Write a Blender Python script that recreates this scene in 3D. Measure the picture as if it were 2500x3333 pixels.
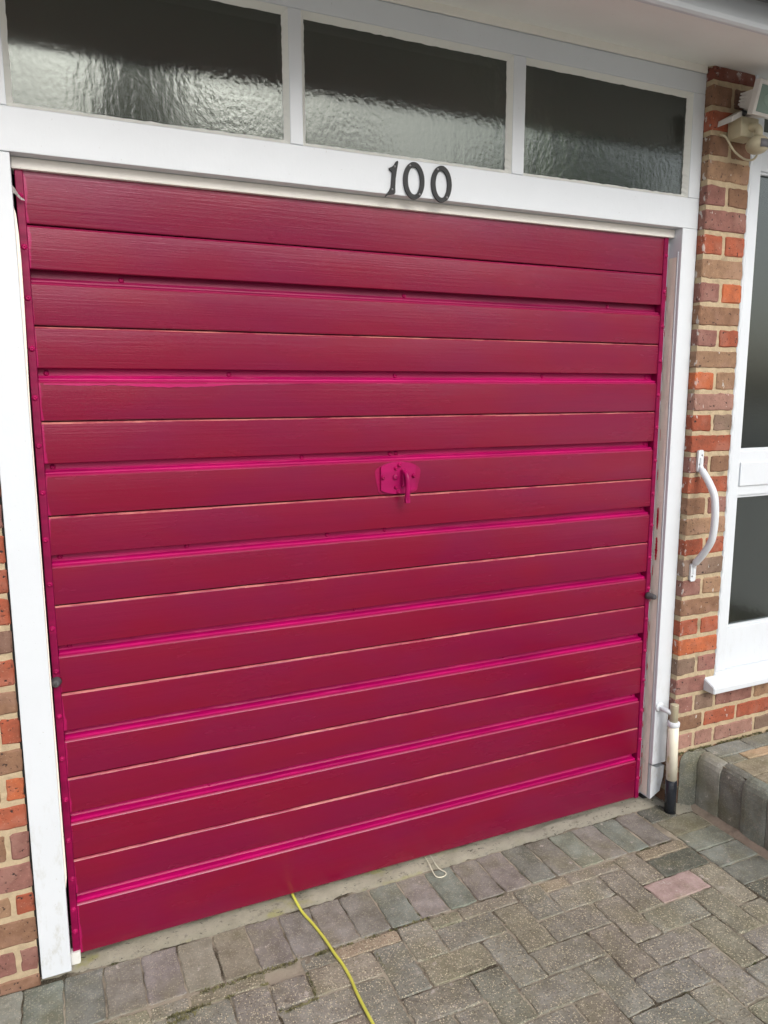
import bpy, bmesh, math, random
from mathutils import Vector, Matrix, noise
R = math.radians
rnd = random.Random(11)
for o in list(bpy.data.objects): bpy.data.objects.remove(o)
sc = bpy.context.scene
COL = sc.collection

# ---------------------------------------------------------------- camera, sky, sun, exposure
cam = bpy.data.cameras.new('camera'); co = bpy.data.objects.new('camera', cam); COL.objects.link(co)
rm = Matrix(((0.9131, -0.4077, -0.0027), (-0.0666, -0.1427, -0.9875), (0.4023, 0.9019, -0.1575)))
M = Matrix((rm[0], -rm[1], -rm[2])).transposed().to_4x4(); M.translation = (0.45203, -2.03881, 1.39394)
co.matrix_world = M
cam.sensor_fit = 'VERTICAL'; cam.sensor_height = 33.33; cam.lens = 24.464; cam.clip_start = 0.02; cam.clip_end = 500
sc.camera = co
SUN_EL, SUN_AZ = 37, 172       # azimuth clockwise from +Y
w = bpy.data.worlds.new('World'); sc.world = w; w.use_nodes = True
wt = w.node_tree; bg = wt.nodes['Background']
sky = wt.nodes.new('ShaderNodeTexSky'); sky.sky_type = 'NISHITA'; sky.sun_disc = False
sky.sun_elevation = R(SUN_EL); sky.sun_rotation = R(SUN_AZ); sky.air_density = 1.0; sky.dust_density = 4.0; sky.ozone_density = 1.0
hs = wt.nodes.new('ShaderNodeHueSaturation'); hs.inputs['Saturation'].default_value = 0.48
wt.links.new(sky.outputs[0], hs.inputs['Color']); wt.links.new(hs.outputs[0], bg.inputs[0]); bg.inputs[1].default_value = 0.15
sl = bpy.data.lights.new('sun', 'SUN'); so = bpy.data.objects.new('sun', sl); COL.objects.link(so)
sl.energy = 0.5; sl.angle = R(35); sl.color = (1.0, 0.985, 0.965)
d = Vector((math.sin(R(SUN_AZ)) * math.cos(R(SUN_EL)), math.cos(R(SUN_AZ)) * math.cos(R(SUN_EL)), math.sin(R(SUN_EL))))
so.rotation_euler = d.to_track_quat('Z', 'Y').to_euler(); so.location = (0, -6, 9)
vs = sc.view_settings; vs.view_transform = 'Standard'; vs.look = 'None'; vs.gamma = 1; vs.exposure = 0.60; vs.use_curve_mapping = False
sc.render.engine = 'CYCLES'

# ---------------------------------------------------------------- object helpers
def link(name, me, m=None, parent=None, loc=(0, 0, 0), rot=(0, 0, 0), col=None):
    o = bpy.data.objects.new(name, me); COL.objects.link(o)
    if m is not None and me is not None and not me.materials: me.materials.append(m)
    o.location = loc; o.rotation_euler = rot
    if parent: o.parent = parent
    if col: o.color = (*col[:3], 1)
    return o
def tag(o, label=None, cat=None, group=None, kind=None):
    for k, v in (('label', label), ('category', cat), ('group', group), ('kind', kind)):
        if v: o[k] = v
    return o
def thing(name, loc=(0, 0, 0), **k): return tag(link(name, None, loc=loc), **k)
def bm_obj(name, bm, m, parent=None, smooth=False, **k):
    bmesh.ops.recalc_face_normals(bm, faces=bm.faces)
    me = bpy.data.meshes.new(name); bm.to_mesh(me); bm.free()
    if smooth:
        for p in me.polygons: p.use_smooth = True
    return link(name, me, m, parent, **k)
def add_box(bm, x0, x1, y0, y1, z0, z1, bev=0, mat=None):
    r = bmesh.ops.create_cube(bm, size=1)
    vs_ = r['verts']
    for v in vs_:
        v.co = Vector(((x0 + x1) / 2 + v.co.x * (x1 - x0), (y0 + y1) / 2 + v.co.y * (y1 - y0), (z0 + z1) / 2 + v.co.z * (z1 - z0)))
        if mat: v.co = mat @ v.co
    if bev:
        es = {e for v in vs_ for e in v.link_edges}
        bmesh.ops.bevel(bm, geom=list(es), offset=bev, segments=2, affect='EDGES', profile=0.6)
    return bm
def box(name, m, parent, x0, x1, y0, y1, z0, z1, bev=0.0015, **k):
    return bm_obj(name, add_box(bmesh.new(), x0, x1, y0, y1, z0, z1, bev), m, parent, **k)
def add_tube(bm, pts, r, n=12, flat=None, cap=True):
    pts = [Vector(p) for p in pts]; rings = []; prev = None
    for i, p in enumerate(pts):
        t = (pts[min(i + 1, len(pts) - 1)] - pts[max(i - 1, 0)]).normalized()
        if prev is None:
            a = t.orthogonal().normalized()
        else:
            a = (prev - t * prev.dot(t)).normalized()
        prev = a; b = t.cross(a)
        rr = r[i] if isinstance(r, (list, tuple)) else r
        rings.append([bm.verts.new(p + (a * math.cos(2 * math.pi * k / n) + b * math.sin(2 * math.pi * k / n)) * rr) for k in range(n)])
    for i in range(len(rings) - 1):
        for k in range(n):
            bm.faces.new((rings[i][k], rings[i][(k + 1) % n], rings[i + 1][(k + 1) % n], rings[i + 1][k]))
    if cap:
        bm.faces.new(rings[0][::-1]); bm.faces.new(rings[-1])
    return bm
def tube(name, m, parent, pts, r, n=12, smooth=True, **k):
    return bm_obj(name, add_tube(bmesh.new(), pts, r, n), m, parent, smooth, **k)
def catmull(P, s=8):
    P = [Vector(p) for p in P]; out = []
    for i in range(len(P) - 1):
        a, b, c, e = P[max(i - 1, 0)], P[i], P[i + 1], P[min(i + 2, len(P) - 1)]
        for k in range(s):
            t = k / s
            out.append(0.5 * ((2 * b) + (c - a) * t + (2 * a - 5 * b + 4 * c - e) * t * t + (3 * b - a - 3 * c + e) * t ** 3))
    out.append(P[-1]); return out
def add_profile_x(bm, prof, x0, x1, closed=True):
    """extrude a (y,z) profile along X"""
    A = [bm.verts.new((x0, y, z)) for y, z in prof]; B = [bm.verts.new((x1, y, z)) for y, z in prof]
    n = len(prof)
    for i in range(n if closed else n - 1):
        j = (i + 1) % n; bm.faces.new((A[i], A[j], B[j], B[i]))
    if closed: bm.faces.new(A[::-1]); bm.faces.new(B)
    return bm
def prism(name, m, parent, poly, y0, y1, bev=0.0, hole=None, **k):
    """polygon in the XZ plane with thickness in Y"""
    bm = bmesh.new()
    def ring(pl, y): return [bm.verts.new((x, y, z)) for x, z in pl]
    F = ring(poly, y0); Bk = ring(poly, y1); n = len(poly)
    for i in range(n): bm.faces.new((F[i], F[(i + 1) % n], Bk[(i + 1) % n], Bk[i]))
    if hole:
        HF = ring(hole, y0); HB = ring(hole, y1)
        for i in range(n):
            j = (i + 1) % n
            bm.faces.new((HF[i], HF[j], HB[j], HB[i])); bm.faces.new((F[i], F[j], HF[j], HF[i])); bm.faces.new((Bk[i], Bk[j], HB[j], HB[i]))
    else:
        bm.faces.new(F); bm.faces.new(Bk[::-1])
    if bev:
        bm.edges.ensure_lookup_table()
        es = [e for e in bm.edges if abs(e.verts[0].co.y - y0) < 1e-6 and abs(e.verts[1].co.y - y0) < 1e-6 and e.calc_face_angle(0) > 0.5]
        bmesh.ops.bevel(bm, geom=es, offset=bev, segments=2, affect='EDGES')
    return bm_obj(name, bm, m, parent, **k)
_slabs = {}
def slab(wd, ht, dp, cham=0.003, jit=0.001, var=0, corner=0.004, step=0.022):
    """unit of masonry: face in +Z at z=0, uneven outline; cached and shared"""
    key = (round(wd, 3), round(ht, 3), round(dp, 3), cham, jit, var, corner)
    if key in _slabs: return _slabs[key]
    rg = random.Random(hash(key) & 0xffff)
    hx, hy = wd / 2, ht / 2; out = []
    nx, ny = max(2, round(wd / step)), max(2, round(ht / step))
    c = corner
    for (ax, ay, bx, by, n) in ((-hx + c, -hy, hx - c, -hy, nx), (hx, -hy + c, hx, hy - c, ny), (hx - c, hy, -hx + c, hy, nx), (-hx, hy - c, -hx, -hy + c, ny)):
        for i in range(n + 1):
            t = i / n; out.append([ax + (bx - ax) * t, ay + (by - ay) * t])
    O = []; I = []; L = []
    for x, y in out:
        k = 1 + rg.uniform(-.4, .8)
        jx, jy = rg.gauss(0, jit), rg.gauss(0, jit)
        O.append((x + jx, y + jy, -cham * k))
        s = cham * (1 + rg.uniform(-.3, .9))
        I.append((x + jx * .6 - math.copysign(min(s, abs(x) * .5), x) * (abs(x) > hx - c * 1.5), y + jy * .6 - math.copysign(min(s, abs(y) * .5), y) * (abs(y) > hy - c * 1.5), rg.gauss(0, jit * .2)))
        L.append((x + jx, y + jy, -dp))
    n = len(out); V = O + I + L
    F = [(i, (i + 1) % n, n + (i + 1) % n, n + i) for i in range(n)]
    F += [(2 * n + i, 2 * n + (i + 1) % n, (i + 1) % n, i) for i in range(n)]
    F.append(tuple(range(n, 2 * n))); F.append(tuple(range(3 * n - 1, 2 * n - 1, -1)))
    me = bpy.data.meshes.new('masonry_unit'); me.from_pydata(V, [], F); me.update()
    _slabs[key] = me; return me

# ---------------------------------------------------------------- material helpers
class NT:
    def __init__(s, name):
        s.m = bpy.data.materials.new(name); s.m.use_nodes = True; s.t = s.m.node_tree
        s.b = s.t.nodes['Principled BSDF']; s.out = s.t.nodes['Material Output']; s.pos = None
    def n(s, typ, **k):
        x = s.t.nodes.new('ShaderNode' + typ)
        for a, b in k.items():
            if a.startswith('i_'):
                key = a[2:].replace('_', ' ')
                s.put(x, key, b)
            else: setattr(x, a, b)
        return x
    def put(s, node, key, val):
        inp = node.inputs[int(key)] if key.isdigit() else node.inputs[key]
        if isinstance(val, bpy.types.NodeSocket): s.t.links.new(val, inp)
        elif isinstance(val, bpy.types.Node): s.t.links.new(val.outputs[0], inp)
        else:
            if isinstance(val, tuple) and len(val) == 3 and inp.type == 'RGBA': val = (*val, 1)
            inp.default_value = val
    def P(s): 
        if not s.pos: s.pos = s.n('NewGeometry')
        return s.pos.outputs['Position']
    def map(s, scale=(1, 1, 1), vec=None):
        return s.n('Mapping', i_Vector=vec or s.P(), i_Scale=scale).outputs[0]
    def noise(s, scale, vec=None, detail=3, rough=.55, dist=0):
        return s.n('TexNoise', i_Vector=vec or s.P(), i_Scale=scale, i_Detail=detail, i_Roughness=rough, i_Distortion=dist).outputs[0]
    def vor(s, scale, vec=None, feature='F1'):
        return s.n('TexVoronoi', i_Vector=vec or s.P(), i_Scale=scale, feature=feature).outputs[0]
    def ramp(s, fac, lo, hi):
        return s.n('MapRange', i_Value=fac, i_1=lo, i_2=hi).outputs[0]
    def mix(s, fac, a, b, blend='MIX'):
        x = s.n('Mix', data_type='RGBA', blend_type=blend)
        s.put(x, '0', fac); s.put(x, '6', a); s.put(x, '7', b); return x.outputs[2]
    def math(s, op, a, b=0.0):
        x = s.n('Math', operation=op); s.put(x, '0', a); s.put(x, '1', b); return x.outputs[0]
    def bump(s, h, dist, strength=1.0, normal=None):
        k = s.n('Bump', i_Height=h, i_Distance=dist, i_Strength=strength)
        if normal: s.put(k, 'Normal', normal)
        return k.outputs[0]
    def set(s, **k):
        for a, b in k.items(): s.put(s.b, a.replace('_', ' '), b)
        return s.m
def simple(name, col, rough=.5, metal=0, bumpd=0, bscale=80, var=.12):
    k = NT(name)
    f = k.noise(9, detail=5)
    c = k.mix(k.ramp(f, .3, .7), tuple(x * (1 - var) for x in col), tuple(min(1, x * (1 + var)) for x in col))
    a = dict(Base_Color=c, Roughness=rough, Metallic=metal)
    if bumpd: a['Normal'] = k.bump(k.noise(bscale, detail=4), bumpd)
    return k.set(**a)

# painted door boards: two coats that dry to slightly different reds, brush marks along the board
def door_paint(name, smear=False):
    k = NT(name)
    f1 = k.ramp(k.noise(3.2, k.map((.8, 1, 2.0)), 2), .38, .62)
    c = k.mix(f1, (.188, .0003, .021), (.170, .0005, .032))
    f2 = k.ramp(k.noise(60, k.map((.05, 1, 1.6)), 4), .3, .7)
    c = k.mix(k.math('MULTIPLY', f2, .25), c, (.235, .001, .034))
    xyz = k.n('SeparateXYZ', i_0=k.P())
    # fresh magenta cut in with a brush beside the left rail
    nz = k.noise(26, k.map((1, 1, .5)), 4)
    zz = k.noise(1.7, k.map((0, 0, 1)), 2)
    edge = k.math('SUBTRACT', k.math('MULTIPLY', nz, .03), k.math('SUBTRACT', xyz.outputs[0], .430))
    edge = k.math('ADD', edge, k.math('MULTIPLY', k.math('SUBTRACT', zz, .5), .03))
    msk = k.math('MULTIPLY', k.ramp(edge, 0, .003), .8)
    c = k.mix(msk, c, (.40, .003, .10))
    b1 = k.bump(k.noise(95, k.map((.035, 1, 1.6)), 5, .6), .00055)
    b2 = k.bump(k.noise(7, k.map((.5, 1, 1)), 2), .0016, 1, b1)
    b3 = k.bump(k.noise(420, k.map((.12, 1, 1)), 2), .00018, 1, b2)
    r = k.math('ADD', .19, k.math('MULTIPLY', k.noise(12, k.map((.2, 1, 1)), 4), .14))
    return k.set(Base_Color=c, Roughness=r, Normal=b3, Specular_IOR_Level=.72, Specular_Tint=(1, .78, .90, 1))
M_slat = door_paint('crimson_board_paint')
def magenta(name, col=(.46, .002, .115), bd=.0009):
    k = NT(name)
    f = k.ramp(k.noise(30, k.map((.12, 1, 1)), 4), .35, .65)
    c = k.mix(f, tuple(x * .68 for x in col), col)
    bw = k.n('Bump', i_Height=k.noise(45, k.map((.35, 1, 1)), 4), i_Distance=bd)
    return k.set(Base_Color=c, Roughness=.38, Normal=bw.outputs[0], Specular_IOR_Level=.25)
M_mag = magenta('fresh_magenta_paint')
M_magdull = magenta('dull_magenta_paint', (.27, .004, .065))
M_rail = magenta('painted_rail', (.25, .0015, .058), .0014)

def white(name, col=(.655, .695, .735), rough=.3, b=.0005):
    k = NT(name)
    c = k.mix(k.ramp(k.noise(5, detail=6), .35, .7), tuple(x * .965 for x in col), col)
    xyz = k.n('SeparateXYZ', i_0=k.P())
    # splash dirt and scuffs low down
    low = k.ramp(xyz.outputs[2], .55, -.15)
    dirt = k.math('MULTIPLY', low, k.ramp(k.noise(38, k.map((1, 1, .4)), 6, .7), .52, .72))
    c = k.mix(k.math('MULTIPLY', dirt, .8), c, (.42, .42, .36))
    spk = k.ramp(k.noise(150, detail=2), .73, .76)
    c = k.mix(k.math('MULTIPLY', spk, .35), c, (.35, .34, .30))
    n1 = k.bump(k.noise(22, detail=5), b * 1.6); n2 = k.bump(k.noise(170, k.map((1, 1, .15)), 3), .00012, 1, n1)
    return k.set(Base_Color=c, Roughness=rough, Normal=n2, Specular_IOR_Level=.45)
M_white = white('white_gloss_frame')
M_soffit = white('soffit_paint', (.89, .90, .87), .5)
M_bead = white('putty_bead', (.74, .75, .72), .4, .0012)
M_cream = white('cream_draught_tape', (.88, .80, .70), .35, .0030)
M_moulding = white('cream_moulding', (.80, .78, .73), .35)
M_pipe = (lambda k: k.set(Base_Color=k.mix(k.ramp(k.noise(26, k.map((1, 1, .5)), 4), .60, .68), (.78, .75, .62), (.52, .47, .16)), Roughness=.4))(NT('aged_white_plastic'))
M_yel = simple('yellowed_plastic', (.52, .47, .33), .45, var=.25)
M_lampw = simple('lamp_white_enamel', (.62, .60, .57), .4, bumpd=.0003)
M_black = simple('black_iron_paint', (.010, .012, .014), .55, bumpd=.0006, bscale=500)
M_rubber = simple('grey_rubber', (.07, .07, .075), .6, bumpd=.0005)
M_bitumen = simple('black_bitumen_paint', (.015, .018, .024), .25, bumpd=.002, bscale=90, var=.4)
M_steel = simple('dull_screw_steel', (.22, .22, .23), .35, .8)
M_gutter = simple('grey_gutter_plastic', (.035, .036, .04), .35)
M_gapshade = simple('gap_shade_black', (.012, .012, .012), .9)  # black standing in for the shade inside gaps
M_cord = simple('yellow_cable_sheath', (.62, .62, .10), .45)
M_wire = simple('cream_coated_wire', (.72, .70, .55), .4)
M_garage = simple('garage_inner_block', (.05, .05, .045), .9)

def brick_mat(name, splash=False):
    k = NT(name)
    oi = k.n('ObjectInfo').outputs['Color']
    rv = k.n('ObjectInfo').outputs['Random']
    v = k.n('VectorMath', operation='ADD', i_0=k.P()); cx = k.n('CombineXYZ', i_0=k.math('MULTIPLY', rv, 9.0)); k.put(v, '1', cx)
    V = v.outputs[0]
    c = k.mix(k.ramp(k.noise(30, V, 5, .65), .3, .72), k.mix(.55, oi, (.10, .05, .035)), oi)
    c = k.mix(k.math('MULTIPLY', k.ramp(k.noise(11, V, 3), .5, .62), .5), c, k.mix(.5, oi, (.34, .21, .17)))
    c = k.mix(k.ramp(k.noise(95, V, 2), .64, .70), c, (.045, .03, .028))
    c = k.mix(k.math('MULTIPLY', k.ramp(k.noise(240, V, 2), .66, .72), .35), c, (.50, .40, .30))
    if splash:
        xyz = k.n('SeparateXYZ', i_0=k.P())
        near = k.ramp(xyz.outputs[0], 2.522, 2.505)
        m = k.math('MULTIPLY', near, k.ramp(k.noise(62, k.map((1, 1, .45)), 4), .60, .64))
        top = k.math('MULTIPLY', k.ramp(xyz.outputs[2], 2.405, 2.43), k.ramp(k.noise(38, detail=4), .60, .63))
        m = k.math('MAXIMUM', m, top)
        m = k.math('MAXIMUM', m, k.ramp(k.noise(70, k.map((1, 1, .5)), 3), .705, .715))
        c = k.mix(k.math('MULTIPLY', m, .7), c, (.58, .57, .54))
    h = k.math('ADD', k.noise(55, V, 6, .7), k.math('MULTIPLY', k.ramp(k.noise(95, V, 2), .70, .60), .6))
    return k.set(Base_Color=c, Roughness=.88, Normal=k.bump(h, .0022), Specular_IOR_Level=.25)
M_brick = brick_mat('clay_brick'); M_brickp = brick_mat('clay_brick_with_paint_specks', True)
def mortar_mat(name, col):
    k = NT(name)
    c = k.mix(k.ramp(k.noise(40, detail=6, rough=.7), .3, .7), tuple(x * .72 for x in col), col)
    c = k.mix(k.math('MULTIPLY', k.ramp(k.noise(14, detail=3), .60, .70), .5), c, (.12, .10, .07))
    h = k.math('ADD', k.noise(120, detail=5, rough=.7), k.math('MULTIPLY', k.noise(18, detail=3), 2.2))
    return k.set(Base_Color=c, Roughness=.95, Normal=k.bump(h, .003), Specular_IOR_Level=.15)
M_mortar = mortar_mat('sand_mortar', (.54, .43, .285))
M_pinkmortar = mortar_mat('pinkish_mortar_fillet', (.34, .28, .22))

def paver_mat(name, worn=1.0):
    k = NT(name)
    oi = k.n('ObjectInfo').outputs['Color']; rv = k.n('ObjectInfo').outputs['Random']
    v = k.n('VectorMath', operation='ADD', i_0=k.P()); cx = k.n('CombineXYZ', i_0=k.math('MULTIPLY', rv, 7.0)); k.put(v, '1', cx); V = v.outputs[0]
    dk = k.mix(1, oi, (.62, .60, .56), 'MULTIPLY')
    c = k.mix(k.ramp(k.noise(13, V, 6, .7), .36, .66), dk, oi)
    c = k.mix(k.math('MULTIPLY', k.ramp(k.noise(7, k.P(), 3), .5, .66), .4), c, (.20, .19, .11))
    # exposed light and dark aggregate
    vo = k.n('TexVoronoi', i_Vector=V, i_Scale=190.0)
    sel = k.ramp(k.n('SeparateXYZ', i_0=vo.outputs['Color']).outputs[0], .40, .55)
    dots = k.math('MULTIPLY', k.ramp(vo.outputs['Distance'], .45, .30), sel)
    c = k.mix(k.math('MULTIPLY', dots, .85 * worn), c, (.60, .55, .42))
    sel2 = k.ramp(k.n('SeparateXYZ', i_0=vo.outputs['Color']).outputs[1], .70, .78)
    c = k.mix(k.math('MULTIPLY', k.math('MULTIPLY', k.ramp(vo.outputs['Distance'], .45, .3), sel2), .65 * worn), c, (.055, .05, .04))
    c = k.mix(k.math('MULTIPLY', k.ramp(k.noise(330, V, 3, .8), .36, .62), .55 * worn), c, k.mix(1, c, (1.5, 1.45, 1.3), 'MULTIPLY'))
    c = k.mix(k.math('MULTIPLY', k.ramp(k.noise(150, V, 4, .8), .58, .66), .6 * worn), c, (.06, .055, .045))
    c = k.mix(k.math('MULTIPLY', k.ramp(k.noise(115, V, 4, .85), .575, .63), .62 * worn), c, (.56, .51, .40))
    c = k.mix(k.math('MULTIPLY', k.ramp(k.noise(2.6, k.P(), 5, .65), .46, .66), .38), c, k.mix(1, c, (.62, .63, .56), 'MULTIPLY'))
    # lime bloom blotches
    c = k.mix(k.math('MULTIPLY', k.ramp(k.noise(24, V, 5, .75), .62, .68), .65), c, (.56, .51, .46))
    h = k.math('ADD', k.math('MULTIPLY', dots, .5 * worn), k.noise(190, V, 4, .7))
    nb = k.bump(h, .0026 * (.35 + worn * .65)); nb = k.bump(k.noise(16, V, 3), .004, 1, nb)
    return k.set(Base_Color=c, Roughness=.9, Normal=nb, Specular_IOR_Level=.2)
M_paver = paver_mat('worn_block_paver'); M_pavers = paver_mat('smooth_block_paver', .35); M_kerb = paver_mat('kerb_block', .25)
def joint_mat():
    k = NT('joint_sand_and_moss')
    c = k.mix(k.ramp(k.noise(7, detail=5), .40, .56), (.070, .060, .042), (.40, .36, .28))
    c = k.mix(k.ramp(k.noise(15, detail=5), .60, .68), c, (.045, .055, .015))
    c = k.mix(k.math('MULTIPLY', k.ramp(k.noise(300, detail=2), .5, .7), .5), c, (.36, .32, .25))
    return k.set(Base_Color=c, Roughness=1, Normal=k.bump(k.noise(200, detail=5, rough=.8), .004), Specular_IOR_Level=.1)
M_joint = joint_mat()
def concrete_mat():
    k = NT('weathered_threshold_concrete')
    xyz = k.n('SeparateXYZ', i_0=k.P())
    c = k.mix(k.ramp(k.noise(12, detail=7, rough=.7), .3, .7), (.50, .47, .35), (.76, .71, .57))
    c = k.mix(k.math('MULTIPLY', k.ramp(xyz.outputs[0], 1.55, 1.95), .6), c, (.50, .48, .41))
    yl = k.math('MULTIPLY', k.ramp(k.noise(9, k.map((1, 2, 1)), 4), .56, .66), k.ramp(xyz.outputs[0], 1.95, 1.5))
    c = k.mix(k.math('MULTIPLY', yl, .75), c, (.56, .54, .20))
    c = k.mix(k.ramp(k.noise(20, k.map((1, 1.6, 1)), 7, .8), .56, .64), c, (.32, .29, .23))
    c = k.mix(k.math('MULTIPLY', k.ramp(k.noise(120, detail=4, rough=.8), .35, .65), .5), c, k.mix(.5, c, (.62, .58, .46)))
    c = k.mix(k.ramp(k.noise(55, k.map((.7, 1.5, 1)), 6, .85), .58, .64), c, (.10, .09, .07))
    c = k.mix(k.math('MULTIPLY', k.ramp(k.noise(28, k.map((1, 1.6, 1), ), 7, .85), .60, .66), .7), c, (.34, .29, .30))
    c = k.mix(k.math('MULTIPLY', k.ramp(k.vor(220), .25, .1), .5), c, (.55, .52, .45))
    h = k.math('ADD', k.noise(70, detail=8, rough=.8), k.math('MULTIPLY', k.noise(300, detail=6, rough=.9), .9))
    return k.set(Base_Color=c, Roughness=.95, Normal=k.bump(h, .014), Specular_IOR_Level=.15)
M_conc = concrete_mat()
def glass_mat(name, sx=1.0, sz=.8, amp=.00040, tint=(.34, .36, .30), scale=75):
    k = NT(name)
    t = k.t; t.nodes.remove(k.b)
    n1 = k.noise(scale * 1.25, k.map((sx, 1, sz)), 2, .5)
    n2 = k.noise(scale * .33, k.map((sx * 1.6, 1, sz * .5)), 2)
    wav = k.ramp(k.noise(3.5, k.map((1, 1, .2)), 2), .35, .65)   # rolled glass is smoother in places
    nb = k.bump(k.math('ADD', k.math('MULTIPLY', n1, k.math('ADD', .35, wav)), k.math('MULTIPLY', n2, .9)), amp)
    gl = k.n('BsdfGlossy', i_Roughness=.11, i_Color=(.86, .93, .90, 1), i_Normal=nb); tr = k.n('BsdfTransparent', i_Color=tint)
    fr = k.n('Fresnel', i_IOR=1.62, i_Normal=nb)
    f2 = k.math('MULTIPLY', fr.outputs[0], 1.75)
    mx = k.n('MixShader', i_0=f2, i_1=tr, i_2=gl)
    df = k.n('BsdfDiffuse', i_Color=(.10, .115, .105)); mx2 = k.n('MixShader', i_0=.035, i_1=mx, i_2=df)
    t.links.new(mx2.outputs[0], k.out.inputs[0]); return k.m
M_glass = glass_mat('rolled_obscure_glass'); M_glass2 = glass_mat('pebbled_porch_glass', 1, 1, .00024, (.30, .33, .30), 95)

# ================================================================= SETTING: ground
GZ = -0.163
bm = bmesh.new()
add_box(bm, -70, 70, -90, 12, -.6, -.19)
tag(bm_obj('ground', bm, simple('pale_bounce_ground', (.60, .58, .54), .95, bumpd=.003)), kind='structure')  # unseen ground, made paler to bounce light up to the soffit
drive = thing('driveway', loc=(0, 0, 0), kind='structure')
# bed of sand the blocks lie in
bm = bmesh.new()
NXg, NYg = 150, 90
vg = {}
for i in range(NXg + 1):
    for j in range(NYg + 1):
        x = -0.9 + 3.55 * i / NXg; y = -1.9 + 1.93 * j / NYg
        h = noise.noise(Vector((x * 14, y * 14, 3))) * .0022 + noise.noise(Vector((x * 50, y * 50, 1))) * .0012
        vg[i, j] = bm.verts.new((x, y, GZ - .0030 + h * 1.2))
for i in range(NXg):
    for j in range(NYg): bm.faces.new((vg[i, j], vg[i + 1, j], vg[i + 1, j + 1], vg[i, j + 1]))
o = bm_obj('joint_sand', bm, M_joint, drive); o['kind'] = 'stuff'
def pcol(kind=None):
    base = {'green': (.188, .206, .188), 'mauve': (.216, .206, .194), 'grey': (.203, .202, .182), 'olive': (.210, .208, .165), 'brown': (.200, .190, .166),
            'dark': (.095, .102, .090), 'pink': (.40, .31, .295), 'tan': (.245, .215, .165), 'orange': (.36, .25, .17), 'slate': (.175, .18, .165)}
    c = base[kind]; f = rnd.uniform(1.22, 1.56)
    return tuple(x * f * rnd.uniform(.97, 1.03) for x in c)
npav = 0
def paver(x0, x1, y0, y1, col, m=M_paver, parent=drive, z=GZ, gap=.0040, name='paver', tilt=.0042, dz=.0013, dp=.03):
    global npav; npav += 1
    wd, ht = abs(x1 - x0) - gap, abs(y1 - y0) - gap
    me = slab(wd, ht, dp, .0024, .0013, rnd.randrange(4), .004)
    if me.materials and me.materials[0] != m: me = me.copy(); me.materials.clear()
    return link(name, me, m, parent, ((x0 + x1) / 2 + rnd.gauss(0, .0006), (y0 + y1) / 2 + rnd.gauss(0, .0006), z + rnd.gauss(0, dz * .6)),
                (rnd.gauss(0, tilt * .6), rnd.gauss(0, tilt * .6), rnd.gauss(0, .006)), col)
# soldier row along the threshold
row = {16: 'mauve', 15: 'green', 14: 'mauve', 13: 'green', 12: 'mauve', 11: 'green', 10: 'mauve', 9: 'mauve', 8: 'green', 7: 'mauve', 6: 'green', 5: 'mauve', 4: 'mauve', 3: 'grey',
       2: 'mauve', 1: 'olive', 0: 'olive', -1: 'mauve', -2: 'mauve', -3: 'green', -4: 'green'}
for kx in range(-12, 17):
    x0 = .690 + .0986 * kx
    paver(x0, x0 + .0986, -.232, -.040, pcol(row.get(kx, 'grey')), M_pavers)
# header column beside the raised path
paver(2.372, 2.500, -.126, -.040, pcol('dark'), M_pavers)
for kk, c in enumerate(('olive', 'green', 'green', 'slate', 'dark', 'green', 'slate', 'green', 'dark', 'green', 'slate', 'green', 'green', 'slate', 'green', 'dark', 'green')):
    paver(2.391, 2.571, -.127 - .0965 * (kk + 1), -.127 - .0965 * kk, pcol(c), M_pavers if kk < 4 else M_paver)
# herringbone field
XG, YG, SX, SY = 1.790, -.286, .0999, .0955
def yl(j): return -.236 if j == -1 else YG - SY * j
special = {(3, 1): 'pink', (4, 0): 'dark', (5, -1): 'tan', (4, -1): 'tan', (-7, -1): 'tan', (-3, -1): 'brown', (1, -1): 'brown', (0, -1): 'tan', (2, 0): 'brown', (1, 1): 'brown', (0, 0): 'grey', (3, -1): 'brown', (5, 1): 'brown'}
for j in range(-1, 17):
    for i in range(-27, 6):
        x0 = XG + SX * i; x1 = x0 + SX
        q = (i + j) % 4
        y1 = yl(j); y0 = YG - SY * (j + 1)
        edge = 2.389
        key = (i, j)
        dist = rnd.random()
        c = special.get(key) or ('grey' if dist < .55 else 'olive' if dist < .8 else 'brown')
        if q == 0:                                   # lies along X
            x2 = min(x1 + SX, edge)
            if x2 - x0 > .03: paver(x0, x2, y0, y1, pcol(c), M_pavers if c in ('dark', 'pink') else M_paver)
        elif q == 2:                                 # lies along Y (covers j and j+1)
            y00 = YG - SY * (j + 2)
            if min(x1, edge) - x0 > .03:
                if key == (-9, -1):
                    paver(x0, x1, yl(0) - SY, yl(0) - .006, pcol('mauve'), z=GZ + .004)
                else:
                    paver(x0, min(x1, edge), y00, y1, pcol(c))
        elif q == 3 and j == -1:                     # tail of one cut off by the row
            if min(x1, edge) - x0 > .03: paver(x0, min(x1, edge), y0, y1, pcol(c))
        elif q == 1 and i == -27: paver(x0, x1, y0, y1, pcol(c))
# more of the same paving out to the road, joined
bm = bmesh.new()
for j in range(17, 62):
    for i in range(-44, 26, 2):
        x0 = XG + SX * (i + (j % 2)); y1 = YG - SY * j
        add_box(bm, x0 + .003, x0 + 2 * SX - .003, y1 - SY + .003, y1 - .003, GZ - .03, GZ + rnd.gauss(0, .0008))
o = bm_obj('paving_blocks', bm, M_paver, drive, col=(.32, .31, .27)); o['kind'] = 'stuff'
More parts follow.
